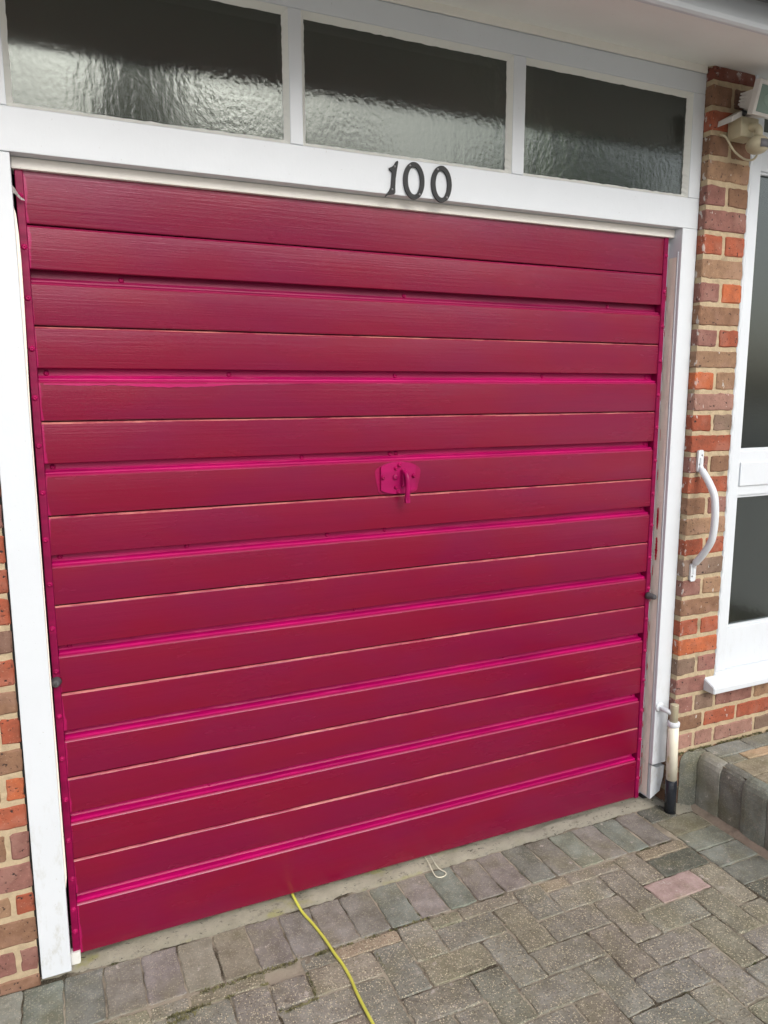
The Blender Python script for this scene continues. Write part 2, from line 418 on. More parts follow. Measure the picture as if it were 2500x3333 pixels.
# concrete threshold strip with a broken front edge, running to the corner under the pipe
bm = bmesh.new()
N = 340; rows = []
def fr(x):
    e = -.037 + noise.noise(Vector((x * 9, 0, 5))) * .007 + noise.noise(Vector((x * 45, 0, 2))) * .006
    if x > 2.485: e = -.036 - min(1, (x - 2.485) / .02) * .085
    if x > 2.575: e = -.036 - .085 - (x - 2.575) * .5
    return e
for i in range(N + 1):
    x = 0.0 + 2.64 * i / N
    ring = []
    f0 = fr(x)
    for j in range(15):
        t = j / 14; y = .16 + (f0 - .16) * t
        z = GZ + .006 + .010 * max(0, min(1, (x - .4) / .1)) * (1 - max(0, (x - 2.40)) * 2)
        if t > .86: z -= (t - .86) / .14 * .016
        z += noise.noise(Vector((x * 22, y * 22, 0))) * .0028 + noise.noise(Vector((x * 80, y * 80, 4))) * .0016
        z -= max(0, noise.noise(Vector((x * 7, y * 30, 9))) - .15) * .030
        z += noise.noise(Vector((x * 45, y * 60, 12))) * .0022
        ring.append(bm.verts.new((x, y, z)))
    ring.append(bm.verts.new((x, f0, GZ - .03)))
    rows.append(ring)
for i in range(N):
    for j in range(15): bm.faces.new((rows[i][j], rows[i + 1][j], rows[i + 1][j + 1], rows[i][j + 1]))
tag(bm_obj('concrete_threshold', bm, M_conc, smooth=True), kind='structure')

# ---------------------------------------------------------------- raised path with bullnosed kerb
path = thing('raised_path', loc=(2.6, -.1, 0), kind='structure')
def pp(o): o.location = o.location - path.location; return o
bm = bmesh.new(); add_box(bm, 2.616, 4.4, -2.4, -.06, -.18, .046)
o = bm_obj('path_bed', bm, M_joint, None); o.parent = path; o.location = -path.location
kp = [(.000, GZ - .02), (.000, -.06), (-.002, .000), (.000, .022), (.006, .038), (.016, .049), (.028, .0545), (.042, .056), (.042, .02), (.042, GZ - .02)]
kc = ['dark', 'grey', 'slate', 'green', 'slate', 'slate', 'green', 'grey', 'slate', 'green', 'grey', 'slate', 'grey', 'slate', 'green', 'grey', 'slate', 'grey', 'slate', 'grey', 'slate', 'grey']
for k in range(22):
    y1 = -.078 if k == 0 else -.108 - .1015 * (k - 1); y0 = -.108 - .1015 * k + .0022
    bm = bmesh.new(); rings = []
    nseg = 6; ox = rnd.gauss(0, .002)
    for s in range(nseg + 1):
        y = y1 + (y0 - y1) * s / nseg
        inset = .0022 if s in (0, nseg) else 0
        ring = []
        for (px, pz) in kp:
            x = 2.600 + px + ox + noise.noise(Vector((y * 20, pz * 20, k))) * .0016
            if k == 0: x -= .058 * max(0, min(1, (y + .105) / .027)) * (1 if px < .03 else 0)
            ring.append(bm.verts.new((x + (inset if px < .02 else 0), y, pz - (inset if pz > .02 else 0) + noise.noise(Vector((y * 20, px * 60, k + 9))) * .001)))
        rings.append(ring)
    n = len(kp)
    for s in range(nseg):
        for i in range(n): bm.faces.new((rings[s][i], rings[s][(i + 1) % n], rings[s + 1][(i + 1) % n], rings[s + 1][i]))
    bm.faces.new(rings[0]); bm.faces.new(rings[-1][::-1])
    o = bm_obj('kerb_stone', bm, M_kerb, path, col=tuple(1.12 * v for v in pcol(kc[k]))); o.location = -path.location
PZ = .0545
def pthp(x0, x1, y0, y1, c, m=M_pavers):
    o = paver(x0, x1, y0, y1, pcol(c), m, path, PZ, .004, dz=.0007, tilt=.003); o.location -= path.location
pthp(2.645, 2.833, -.166, -.085, 'green'); pthp(2.833, 3.02, -.166, -.085, 'slate'); pthp(3.02, 3.2, -.166, -.085, 'green'); pthp(3.2, 3.39, -.166, -.085, 'slate'); pthp(3.39, 3.58, -.166, -.085, 'grey')
pthp(2.645, 2.741, -.216, -.166, 'brown'); pthp(2.741, 2.941, -.216, -.166, 'orange'); pthp(2.941, 3.1, -.216, -.166, 'brown'); pthp(3.1, 3.3, -.216, -.166, 'tan')
for j in range(16):
    for i in range(-1, 7):
        q = (i + j) % 4; x0 = 2.645 + .0965 * i; y1 = -.216 - .0965 * j
        if q == 0: 
            xa = max(x0, 2.645)
            pthp(xa, x0 + .193, y1 - .0965, y1, rnd.choice(['brown', 'tan', 'grey', 'orange']))
        elif q == 2 and x0 > 2.6: pthp(x0, x0 + .0965, y1 - .193, y1, rnd.choice(['brown', 'tan', 'grey']))
# mortar fillet between header blocks and kerb
bm = bmesh.new(); L0 = []
for s in range(81):
    y = -.10 - 1.8 * s / 80; a = noise.noise(Vector((0, y * 14, 0))) * .005
    L0.append([bm.verts.new((2.570 + a, y, GZ - .006)), bm.verts.new((2.582 + a, y, GZ + .003 + abs(a))), bm.verts.new((2.604, y, GZ + .014 + a))])
for s in range(80):
    for j in range(2): bm.faces.new((L0[s][j], L0[s][j + 1], L0[s + 1][j + 1], L0[s + 1][j]))
o = bm_obj('mortar_fillet', bm, M_pinkmortar, path, True); o.location = -path.location

# ================================================================= BRICKWORK
BG = 1.04
BC = {'tan': (.33, .205, .125), 'brown': (.25, .140, .085), 'dark': (.15, .085, .06), 'red': (.34, .085, .045), 'orange': (.50, .135, .055), 'mauve': (.27, .125, .105),
      'grey': (.24, .17, .125), 'ored': (.40, .105, .055), 'deep': (.17, .05, .035), 'pinky': (.36, .20, .16)}
def brick(parent, x0, x1, z0, z1, yf, c, m, depth=.10, jit=.0011):
    me = slab(x1 - x0, z1 - z0, depth, .0028, jit, rnd.randrange(3), .004)
    if me.materials and me.materials[0] != m: me = me.copy(); me.materials.clear()
    f = BG * rnd.uniform(.9, 1.1); col = tuple(v * f for v in BC[c])
    return link('brick', me, m, parent, ((x0 + x1) / 2, yf + rnd.gauss(0, .0006), (z0 + z1) / 2), (R(90) + rnd.gauss(0, .004), 0, rnd.gauss(0, .004)), col)
# right pillar, running on under the porch window
pil = thing('brick_wall', loc=(0, 0, 0), label='narrow brick pillar with pointed sandy joints between the garage frame and the porch window', cat='brick wall')
zj = [2.396, 2.318, 2.242, 2.165, 2.087, 2.009, 1.929, 1.851, 1.773, 1.695, 1.618, 1.546, 1.474, 1.400, 1.327, 1.255, 1.182, 1.109, 1.034, .959, .885, .811, .735, .660, .585, .510, .436, .360, .284, .209, .138, .066, -.009, -.085, -.160, -.235]
PC = ['brown dark', 'ored', 'brown brown', 'tan', 'mauve brown', 'mauve', 'ored ored', 'tan', 'mauve orange', 'brown', 'mauve red', 'tan', 'orange tan', 'pinky', 'red grey', 'red', 'mauve brown', 'ored', 'brown mauve',
      'tan', 'red ored', 'grey', 'mauve tan', 'brown', 'red ored', 'orange', 'grey mauve', 'mauve']
YB = -.075
X0p, X1p = 2.5045, 2.6945
bd = .015
brick(pil, X0p, X1p, 2.396, 2.437, YB, 'deep', M_brickp)
for c in range(27):
    zt, zb = zj[c] - bd, zj[c + 1]
    cs = PC[c].split()
    if len(cs) == 1: brick(pil, X0p, X1p, zb, zt, YB, cs[0], M_brickp)
    else:
        xm = 2.598 + rnd.gauss(0, .001)
        brick(pil, X0p, xm - .0065, zb, zt, YB, cs[0], M_brickp); brick(pil, xm + .0065, X1p, zb, zt, YB, cs[1], M_brickp)
def course(zt, zb, xs, cs):
    for (a, b), c in zip(zip(xs[:-1], xs[1:]), cs):
        brick(pil, a + (.0065 if a > 2.51 else 0), b - .0065, zb, zt, YB, c, M_brickp)
course(.360 - bd, .284, [X0p, 2.655], ['mauve'])
course(.284 - bd, .209, [X0p, 2.598, 2.702, 2.909, 3.12, 3.33, 3.56], ['mauve', 'grey', 'mauve', 'tan', 'brown', 'red'])
course(.209 - bd, .138, [X0p, 2.649, 2.822, 3.04, 3.255, 3.47, 3.56], ['brown', 'ored', 'red', 'brown', 'red', 'tan'])
course(.138 - bd, .066, [X0p, 2.607, 2.709, 2.925, 3.14, 3.36, 3.56], ['pinky', 'pinky', 'pinky', 'grey', 'mauve', 'pinky'])
for c in range(31, 34): course(zj[c] - bd, zj[c + 1], [X0p, 2.60, 2.71, 2.93] if c % 2 else [X0p, 2.65, 2.83], ['brown', 'dark', 'brown'])
bm = bmesh.new()
add_box(bm, X0p + .003, X1p - .003, YB + .0035, .12, -.2, 2.446)
add_box(bm, X1p - .004, 3.60, YB + .0035, .12, -.2, .276)
o = bm_obj('mortar', bm, M_mortar, pil)
# the brick on edge broken behind the sill
box('mortar_patch', M_mortar, pil, 2.662, 2.694, YB + .002, -.03, .338, .372, .003)

# left wall
lw = thing('brick_wall', loc=(0, 0, 0), label='mixed red and brown brick wall left of the white garage post', cat='brick wall')
lz = [1.07 + .0755 * k for k in range(19, 0, -1)] + [1.070, .985, .911, .830, .757, .674, .602, .520, .443, .369, .293, .206, .120, .049, -.036, -.118, -.195]
LC = {19: 'dark', 20: 'red', 21: 'orange', 22: 'dark', 23: 'red', 24: 'brown', 25: 'ored', 26: 'brown', 27: 'orange', 28: 'ored', 29: 'brown', 30: 'mauve', 31: 'tan', 32: 'brown', 33: 'mauve', 34: 'brown', 35: 'brown'}
LE = {27: 'orange', 29: 'mauve', 31: 'red', 33: 'mauve'}
YL = -.034
bm_far = bmesh.new()
for c in range(len(lz) - 1):
    zt, zb = lz[c] - .015, lz[c + 1]; odd = c % 2 == 1
    main = LC.get(c, rnd.choice(list(BC)))
    xr = .3388 + rnd.gauss(0, .0007)
    if odd: segs = [(.296, xr, LE.get(c, 'red')), (.296 - .11, .284, main if c not in LE else {'27': 'tan'}.get(str(c), main)), (.296 - .337, .296 - .122, rnd.choice(list(BC)))]
    else: segs = [(xr - .205, xr, main), (xr - .43, xr - .217, rnd.choice(list(BC)))]
    for a, b, k in segs: brick(lw, a, b, zb, zt, YL, k, M_brick)
    x = segs[-1][0] - .012
    while x > -1.6:
        add_box(bm_far, x - .215, x, YL, YL + .05, zb, zt); x -= .227
o = bm_obj('brickwork', bm_far, M_brick, lw, col=BC['brown']); o['kind'] = 'stuff'
bm = bmesh.new(); add_box(bm, -1.7, .3365, YL + .003, .12, -.2, 2.46); bm_obj('mortar', bm, M_mortar, lw)

# ================================================================= GARAGE INTERIOR
bm = bmesh.new()
for b_ in ((.20, .26, .125, 5.2, -.2, 2.5), (3.66, 3.72, .125, 5.2, -.2, 2.5), (.26, 3.66, 5.2, 5.26, -.2, 2.5), (.26, 3.66, .125, 5.2, -.2, -.165), (.20, 3.72, .07, 5.26, 2.50, 2.56), (2.56, 2.62, .125, 5.2, -.165, 2.5)):
    add_box(bm, *b_)
tag(bm_obj('inner_walls', bm, M_garage), kind='structure')

# ================================================================= GARAGE FRAME WITH WINDOWS
gf = thing('garage_door_frame', loc=(0, 0, 0), label='white painted timber garage door surround with three obscure glass lights over the door', cat='door frame')
YF = -.045
def wbox(n, *a, **k): return box(n, k.pop('m', M_white), gf, *a, bev=k.pop('bev', .0025), **k)
wbox('lintel_board', .343, 2.504, YF, .06, 1.934, 2.031)
wbox('post', .343, .4163, YF, .03, -.145, 1.9325)
wbox('post', 2.438, 2.504, YF, .10, .012, 1.9338)
# jamb lining behind the left post, black colour for the rail gap's shade
wbox('jamb', .345, .4155, .0305, .12, -.16, 1.93, m=M_gapshade)
wbox('head_rail', .343, 2.504, YF, .06, 2.357, 2.419)
wbox('cover_strip', .36, 2.500, YF - .007, YF - .0005, 2.419, 2.448, m=M_moulding, bev=.0015)
wbox('head_backing', .343, 2.504, YF, .06, 2.4195, 2.50)
wbox('stile', .343, .418, YF, .06, 2.0315, 2.3565)
wbox('mullion', 1.079, 1.114, YF, .06, 2.0315, 2.3565)
wbox('mullion', 1.758, 1.800, YF, .06, 2.0315, 2.3565)
wbox('stile', 2.455, 2.504, YF, .06, 2.0315, 2.3565)
wbox('head_stop', .4165, 2.4375, -.012, .05, 1.907, 1.9335, m=M_moulding, bev=.003)
GY = -.024
for (a, b) in ((.418, 1.079), (1.114, 1.758), (1.800, 2.455)):
    bm = bmesh.new(); add_box(bm, a + .003, b - .003, GY, GY + .004, 2.034, 2.354)
    bm_obj('window_pane', bm, M_glass, gf)
    bm = bmesh.new(); w_ = .0125
    pa = [(a, 2.0315), (b, 2.0315), (b, 2.3565), (a, 2.3565)]
    outer = []; inner = []
    n_e = 40
    for e in range(4):
        (xa, za), (xb, zb) = pa[e], pa[(e + 1) % 4]
        ia = (a + w_ if xa == a else b - w_, 2.0315 + w_ if za < 2.2 else 2.3565 - w_)
        ib = (a + w_ if xb == a else b - w_, 2.0315 + w_ if zb < 2.2 else 2.3565 - w_)
        for s in range(n_e):
            t = s / n_e; jx = rnd.gauss(0, .0006) if s else 0
            outer.append(bm.verts.new((xa + (xb - xa) * t, YF + .0025, za + (zb - za) * t)))
            inner.append(bm.verts.new((ia[0] + (ib[0] - ia[0]) * t + jx * (e % 2), GY - .0006, ia[1] + (ib[1] - ia[1]) * t + jx * (1 - e % 2))))
    n = len(outer)
    back = [bm.verts.new((v.co.x, GY - .0004, v.co.z)) for v in outer]
    for i in range(n):
        j = (i + 1) % n
        bm.faces.new((outer[i], outer[j], inner[j], inner[i])); bm.faces.new((inner[i], inner[j], back[j], back[i]))
    bm_obj('glazing_bead', bm, M_bead, gf)
# broken foot of the right hand post
prism('post_foot', M_white, gf, [(2.438, .006), (2.452, .001), (2.462, -.006), (2.475, -.007), (2.488, -.004), (2.503, -.004), (2.500, -.05), (2.486, -.104), (2.458, -.118), (2.440, -.128)], YF + .004, .08, .002)
wbox('foot_crack_shade', 2.442, 2.500, .0, .09, -.155, .02, m=M_gapshade)  # black block that gives the crack its shade by colour
# small offcut standing at the left post
prism('post_offcut', M_bead, gf, [(.4165, -.155), (.438, -.155), (.4405, -.147), (.4405, -.12), (.4165, -.12)], -.010, .012, .002)
# black strip, shade of the gap beside the left post put into colour
wbox('shadow_gap', .3350, .3425, -.028, .10, -.15, 1.93, m=M_gapshade, bev=0)
# right jamb: ridges and the wrinkled draught tape
wbox('jamb', 2.4255, 2.4375, .012, .12, -.13, 1.933, bev=.001)
def strip(name, x, ys, z0, z1, m, amp, seed, n=150, side=-1, cols=7):
    bm = bmesh.new(); V = []
    for i in range(n + 1):
        z = z0 + (z1 - z0) * i / n; r_ = []
        for j in range(cols):
            t = j / (cols - 1); e = noise.noise(Vector((z * 16, j * .1, seed))) * .0022 if j in (0, cols - 1) else 0
            y = ys[0] + (ys[1] - ys[0]) * t + e
            h = noise.noise(Vector((y * 90 + seed, z * 17 + y * 50, seed))) * amp + noise.noise(Vector((y * 200, z * 45, seed + 3))) * amp * .5
            if j in (0, cols - 1): h = -amp * .6
            r_.append(bm.verts.new((x + side * (amp + h), y, z)))
        V.append(r_)
    for i in range(n):
        for j in range(cols - 1): bm.faces.new((V[i][j], V[i][j + 1], V[i + 1][j + 1], V[i + 1][j]))
    return bm_obj(name, bm, m, gf, True)
strip('draught_tape', 2.4378, (-.026, .010), -.12, 1.842, M_cream, .0022, 4)
pl = [(.4150, 1.82 - .165 * i / 10) for i in range(0)]
tz = [(1.815, .0), (1.80, .0035), (1.76, .0060), (1.70, .0072), (1.60, .0066), (1.50, .0050), (1.40, .0030), (1.30, .0022), (1.0, .0024), (.7, .0026), (.45, .0036), (.25, .0040), (.13, .0044), (.10, .0006)]
prism('draught_tape', M_cream, gf, [(.4166, tz[0][0])] + [(.4166 + w_ + noise.noise(Vector((z * 30, 0, 0))) * .0004, z) for z, w_ in tz] + [(.4166, tz[-1][0])], -.043, -.016, .0006)
bm = bmesh.new(); add_tube(bm, [(2.4372, -.031, -.12), (2.4372, -.031, 1.86)], .0016, 6); bm_obj('jamb_ridge', bm, M_white, gf, True)
# torn flap of tape near the top of the left post
bm = bmesh.new(); pts = [(.416, -.036, 1.856, .009), (.421, -.03, 1.853, .0065), (.427, -.02, 1.846, .0045), (.433, -.014, 1.841, .003), (.440, -.012, 1.8385, .0014)]
A = [bm.verts.new((x, y, z + h)) for x, y, z, h in pts]; B = [bm.verts.new((x, y, z - h)) for x, y, z, h in pts]
for i in range(4): bm.faces.new((A[i], A[i + 1], B[i + 1], B[i]))
bmesh.ops.solidify(bm, geom=bm.faces[:], thickness=.0008)
bm_obj('torn_tape_end', bm, M_bead, gf)
def smear(z0, z1, y, w_, seed, x=2.4322):
    bm = bmesh.new(); n = 26; L_ = []; R_ = []
    for i in range(n + 1):
        t = i / n; z = z0 + (z1 - z0) * t; ww = w_ * math.sin(math.pi * t) ** .4 * (.6 + .6 * abs(noise.noise(Vector((z * 90, 0, seed)))))
        L_.append(bm.verts.new((x, y - ww, z))); R_.append(bm.verts.new((x - .0004, y + ww * (.5 + rnd.random() * .6), z)))
    for i in range(n): bm.faces.new((L_[i], R_[i], R_[i + 1], L_[i + 1]))
    bmesh.ops.solidify(bm, geom=bm.faces[:], thickness=.0006)
    o = bm_obj('paint_smear', bm, M_smear, gf)
k = NT('red_paint_smear'); k.set(Base_Color=(.66, .008, .06), Roughness=.35, Normal=k.bump(k.noise(260, detail=3), .002)); M_smear = k.m
smear(.902, .985, -.009, .0075, 1); smear(.790, .876, -.010, .0075, 2); smear(.44, .56, .008, .002, 3); smear(.20, .22, .008, .002, 4)
[smear(a, a + rnd.uniform(.01, .05), rnd.uniform(-.003, .009), rnd.uniform(.0012, .0030), 11 + a) for a in (1.70, 1.58, 1.36, 1.22, 1.08, .73, .63, .52, .37, .30, .14, .06, .02, -.03, -.07, -.10)]; smear(-.09, .0, .0, .0018, 5); smear(1.46, 1.50, .010, .0022, 6); smear(.68, .74, .009, .0018, 7)

# digits 1 0 0
def digit(poly, hole, cx, screws, label):
    t = thing('house_number', loc=(cx, YF - .001, 1.975), label=label, cat='house number', group='black house number digits 100')
    f = lambda pl: [(x - cx, z - 1.975) for x, z in pl] if pl else None
    prism('digit', M_black, t, f(poly), -.0055, 0, .0012, f(hole))
    for (x, z) in screws:
        bm = bmesh.new(); r_ = bmesh.ops.create_uvsphere(bm, u_segments=10, v_segments=6, radius=.0032)
        for v in bm.verts: v.co.y *= .5
        bm_obj('screw', bm, M_steel, t, True, loc=(x - cx, -.0058, z - 1.975))
def P2(px, py):  # picture of the digits -> wall plane (X, Z) measured on the photo
    return None
one = [(1.3815, 2.0225), (1.3840, 2.0215), (1.3845, 2.0185), (1.3795, 1.9935), (1.3765, 1.975), (1.3755, 1.955), (1.3757, 1.9395), (1.3735, 1.9355), (1.3665, 1.9335), (1.3565, 1.9315), (1.3505, 1.9275), (1.3465, 1.9255),
       (1.3450, 1.9275), (1.3510, 1.9345), (1.3580, 1.9430), (1.3630, 1.9530), (1.3650, 1.970), (1.3665, 1.990), (1.3650, 1.9935), (1.3600, 1.9955), (1.3575, 1.9985), (1.3580, 2.0020), (1.3650, 2.0050), (1.3720, 2.0105), (1.3785, 2.0205)]
digit(one, None, 1.363, [(1.3735, 2.0065), (1.3665, 1.9460)], 'black iron digit one screwed to the white lintel, left of both noughts')
def zero(cx, lbl):
    O = []; H = []
    for i in range(40):
        a = 2 * math.pi * i / 40
        O.append((cx + .0325 * math.cos(a) + .003 * math.sin(a) * 0, 1.9758 + .0495 * math.sin(a)))
        H.append((cx + .0195 * math.cos(a), 1.9758 + .0365 * math.sin(a)))
    digit(O, H, cx, [(cx - .013, 2.014), (cx + .017, 1.941)], lbl)
zero(1.4335, 'black iron nought in the middle of the house number, right beside the one')
zero(1.5205, 'black iron nought at the right end of the house number on the lintel')

# ================================================================= GARAGE DOOR
gd = thing('garage_door', loc=(1.42, 0, -.135), label='crimson painted up and over garage door with horizontal boards and a central turn handle', cat='garage door')
OFF = -gd.location
XL, XR = .441, 2.402
k = NT('worn_highlight_edge')
k.set(Base_Color=k.mix(k.ramp(k.noise(30, k.map((.25, 1, 1)), 5, .8), .36, .62), (.26, .012, .05), (.52, .19, .165)), Roughness=.3); M_worn_hl = k.m  # pale edge colour carries both the highlight line and worn old paint
k = NT('glossy_board_edge'); k.set(Base_Color=(.30, .012, .07), Roughness=.34, Specular_IOR_Level=.7); M_gedge = k.m
def dslat(zt, zb, bot=False, worn=False):  # worn: top chamfer takes the colour with highlight and wear in it
    r_ = .0028
    prof = [(.0275, zt), (.0052, zt), (.0046, zt - .0003), (.0008, zt - .0034), (0, zt - .0046), (0, zb + .004), (.0008, zb + .0014), (.003, zb), (.0275, zb)]
    if bot: prof = prof[:5] + [(0, zb + .003), (.001, zb), (.0275, zb)] + [(.0275, zt)]
    bm = bmesh.new(); NS = 24
    rings = []
    for s in range(NS + 1):
        x = XL + (XR - XL) * s / NS
        rings.append([bm.verts.new((x, y + noise.noise(Vector((x * 3, z * 9, 1))) * .0009 * (y < .01), z + noise.noise(Vector((x * 2.2, zt * 5, 7))) * .0009)) for y, z in prof])
    n = len(prof)
    for s in range(NS):
        for i in range(n): bm.faces.new((rings[s][i], rings[s][(i + 1) % n], rings[s + 1][(i + 1) % n], rings[s + 1][i]))
    bm.faces.new(rings[0]); bm.faces.new(rings[-1])
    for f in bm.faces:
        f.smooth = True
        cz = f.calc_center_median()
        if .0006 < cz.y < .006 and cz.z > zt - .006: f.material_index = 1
    o = bm_obj('door_board', bm, M_slat, gd); o.location = OFF; o.data.materials.append(M_worn_hl if worn else M_gedge)
    m = o.modifiers.new('s', 'EDGE_SPLIT'); m.split_angle = R(24)
wt_ = [1.686, 1.4535, 1.220, .9875, .7485, .517, .285, .0475]        # top of each wide recess
wb_ = [1.6545, 1.4225, 1.191, .9585, .722, .4885, .2535, .0155]      # top edge of the board below it
nr_ = [1.787, 1.5535, 1.3235, 1.087, .856, .620, .383, .1475]        # narrow grooves
tops = [1.925] + wb_
for i in range(8):
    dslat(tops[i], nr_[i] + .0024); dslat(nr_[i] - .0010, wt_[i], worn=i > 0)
dslat(wb_[7], -.133, True)
box('door_panel', M_magdull, gd, XL - .01, XR + .01, .0290, .034, -.130, 1.93, 0, loc=OFF)
M_riv = magenta('rivet_paint', (.40, .003, .095), .0002)
def bm_rivet(r_=.0054, h=.0050):
    bm = bmesh.new(); n = 10; rings = []
    for (rr, hh) in ((1.35, 0), (1.3, .15), (1, .25), (.95, .75), (.7, 1), (.35, 1.0), (.3, .72)):
        rings.append([bm.verts.new((rr * r_ * math.cos(2 * math.pi * k / n), -hh * h, rr * r_ * math.sin(2 * math.pi * k / n))) for k in range(n)])
    for a, b in zip(rings[:-1], rings[1:]):
        for k in range(n): bm.faces.new((a[k], a[(k + 1) % n], b[(k + 1) % n], b[k]))
    bm.faces.new(rings[-1]); bmesh.ops.recalc_face_normals(bm, faces=bm.faces)
    me = bpy.data.meshes.new('rivet'); bm.to_mesh(me); bm.free()
    for p in me.polygons: p.use_smooth = True
    me.materials.append(M_riv); return me
RIV = bm_rivet(); RIV2 = RIV.copy(); RIV2.materials[0] = M_mag
gaps = {0: [.648, 1.439, 2.193], 1: [.460, .913, 1.409, 1.939, 2.375], 2: [.459, 1.115, 1.392, 1.412, 2.386], 3: [.461, .78, 1.188, 1.375, 2.386], 4: [.468, 1.274, 1.805, 2.388], 5: [.464, 1.012, 1.414, 1.816, 2.388], 6: [.468, .815, 1.431, 2.03, 2.388], 7: [.548, 1.098, 1.365, 2.226]}
for i in range(8):
    zt, zb = wt_[i], wb_[i]
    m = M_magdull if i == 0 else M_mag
    prof = [(.0285, zt + .004), (.0265, zt + .003), (.0250, zb + .0140), (.0225, zb + .0100), (.0085, zb + .0078), (.0062, zb + .0064), (.0058, zb + .0035), (.0070, zb - .001), (.0285, zb - .001)]
    bm = bmesh.new(); NS = 60; rings = []
    for s in range(NS + 1):
        x = XL + .0005 + (XR - XL - .001) * s / NS
        rings.append([bm.verts.new((x, y + noise.noise(Vector((x * 11, i, y * 99))) * .0005, z + (noise.noise(Vector((x * 13, i * 3, j))) * .0009 if 2 <= j <= 6 else 0))) for j, (y, z) in enumerate(prof)])
    n = len(prof)
    for s in range(NS):
        for a in range(n): bm.faces.new((rings[s][a], rings[s][(a + 1) % n], rings[s + 1][(a + 1) % n], rings[s + 1][a]))
    bm.faces.new(rings[0]); bm.faces.new(rings[-1])
    o = bm_obj('recess_strip', bm, m, gd, loc=OFF)
    for x in gaps[i]:
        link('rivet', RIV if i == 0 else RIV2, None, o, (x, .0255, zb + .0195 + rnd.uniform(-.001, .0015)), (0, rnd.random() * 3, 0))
for side, xa, xb, zs in ((0, .4225, .4405, [1.849, 1.734, 1.617, 1.499, 1.382, 1.265, 1.149, 1.030, .915, .799, .684, .561, .443, .327, .209, .096, .005, -.061]),
                         (1, 2.4025, 2.4205, [1.847, 1.730, 1.614, 1.497, 1.381, 1.268, 1.151, 1.034, .919, .800, .686, .570, .449, .336, .216, .101, .020, -.055])):
    bm = bmesh.new(); rings = []; NS = 50
    for s in range(NS + 1):
        z = -.136 + 2.06 * s / NS
        e = noise.noise(Vector((z * 5, side, 0))) * .0012
        rings.append([bm.verts.new(p) for p in ((xa + e, .034, z), (xa + e, -.0018, z), (xa + .0015 + e, -.0036, z), (xb - .0015, -.0034, z), (xb, -.0018, z), (xb, .034, z))])
    for s in range(NS):
        for a in range(5): bm.faces.new((rings[s][a], rings[s][a + 1], rings[s + 1][a + 1], rings[s + 1][a]))
    bm.faces.new(rings[0]); bm.faces.new(rings[-1])
    o = bm_obj('side_rail', bm, M_rail, gd, loc=OFF)
    for z in zs: link('rivet', RIV, None, o, ((xa + xb) / 2 + rnd.gauss(0, .001), -.0034, z), (0, rnd.random() * 3, 0))
# smear of fresh paint below the second wide recess
bm = bmesh.new(); A = []; B = []
for i in range(91):
    x = .452 + .70 * i / 90
    d_ = .0035 + .0065 * max(0, noise.noise(Vector((x * 6.5, 0, 3)))) + .006 * math.exp(-((x - .74) / .10) ** 2) + .002 * noise.noise(Vector((x * 50, 0, 1)))
    d_ *= min(1, (1.15 - x) / .3 + .05)
    A.append(bm.verts.new((x, -.0009, 1.4215 - .004))); B.append(bm.verts.new((x, -.0013, 1.4215 - .004 - max(.0005, d_))))
for i in range(90): bm.faces.new((A[i], A[i + 1], B[i + 1], B[i]))
bm_obj('paint_smear', bm, M_mag, gd, loc=OFF)
# turn handle
def ell_poly(cx, cz, w_, h_, cut):
    out = []
    for i in range(48):
        a = 2 * math.pi * i / 48
        x = cut * 1.06 * math.cos(a); z = h_ * math.sin(a)
        x = max(-w_, min(w_, x)); out.append((cx + x, cz + z))
    return out
hp = prism('handle_plate', magenta('handle_paint', (.38, .003, .10), .0012), gd, ell_poly(1.4055, 1.140, .0570, .0485, .078), -.0085, .004, .0022, loc=OFF)
M_h = hp.data.materials[0]
prism('brush_halo', magenta('halo_paint', (.34, .003, .075), .001), gd, [(1.4075 + (.073 + .004 * math.sin(5 * a)) * math.copysign(abs(math.cos(a)) ** .55, math.cos(a)), 1.1375 + (.048) * math.copysign(abs(math.sin(a)) ** .6, math.sin(a))) for a in [2 * math.pi * i / 48 for i in range(48)]], -.0010, .002, 0, loc=OFF)
for (x, z, s) in ((1.354, 1.143, 1), (1.456, 1.1445, 1), (1.408, 1.179, 1), (1.405, 1.098, 1), (1.396, 1.169, .9), (1.396, 1.113, .9)):
    link('rivet', RIV, None, hp, (x, -.0085, z), (0, rnd.random() * 3, 0)).scale = (s, 1.6, s)
bm = bmesh.new(); add_tube(bm, [(1.395, -.008, 1.143), (1.395, -.014, 1.143), (1.395, -.0142, 1.143)], [.0085, .008, .004], 16); bm_obj('lock_cylinder', bm, M_h, gd, True, loc=OFF)
hd = box('handle_boss', M_h, gd, 1.412, 1.4245, -.026, -.007, 1.113, 1.166, .003, loc=OFF)
tube('handle_lever', M_h, gd, catmull([(1.4185, -.022, 1.160), (1.4195, -.034, 1.153), (1.4215, -.040, 1.138), (1.4225, -.040, 1.115), (1.4220, -.037, 1.090), (1.4215, -.034, 1.078)], 5), [.007] * 5 + [.0078] * 18 + [.0084] * 3, 10, loc=OFF)
box('lever_end', M_h, gd, 1.4150, 1.4295, -.0410, -.0290, 1.066, 1.084, .002, loc=OFF)
box('keyway', M_gapshade, gd, 1.3943, 1.3957, -.0146, -.0135, 1.1405, 1.1455, 0, loc=OFF)
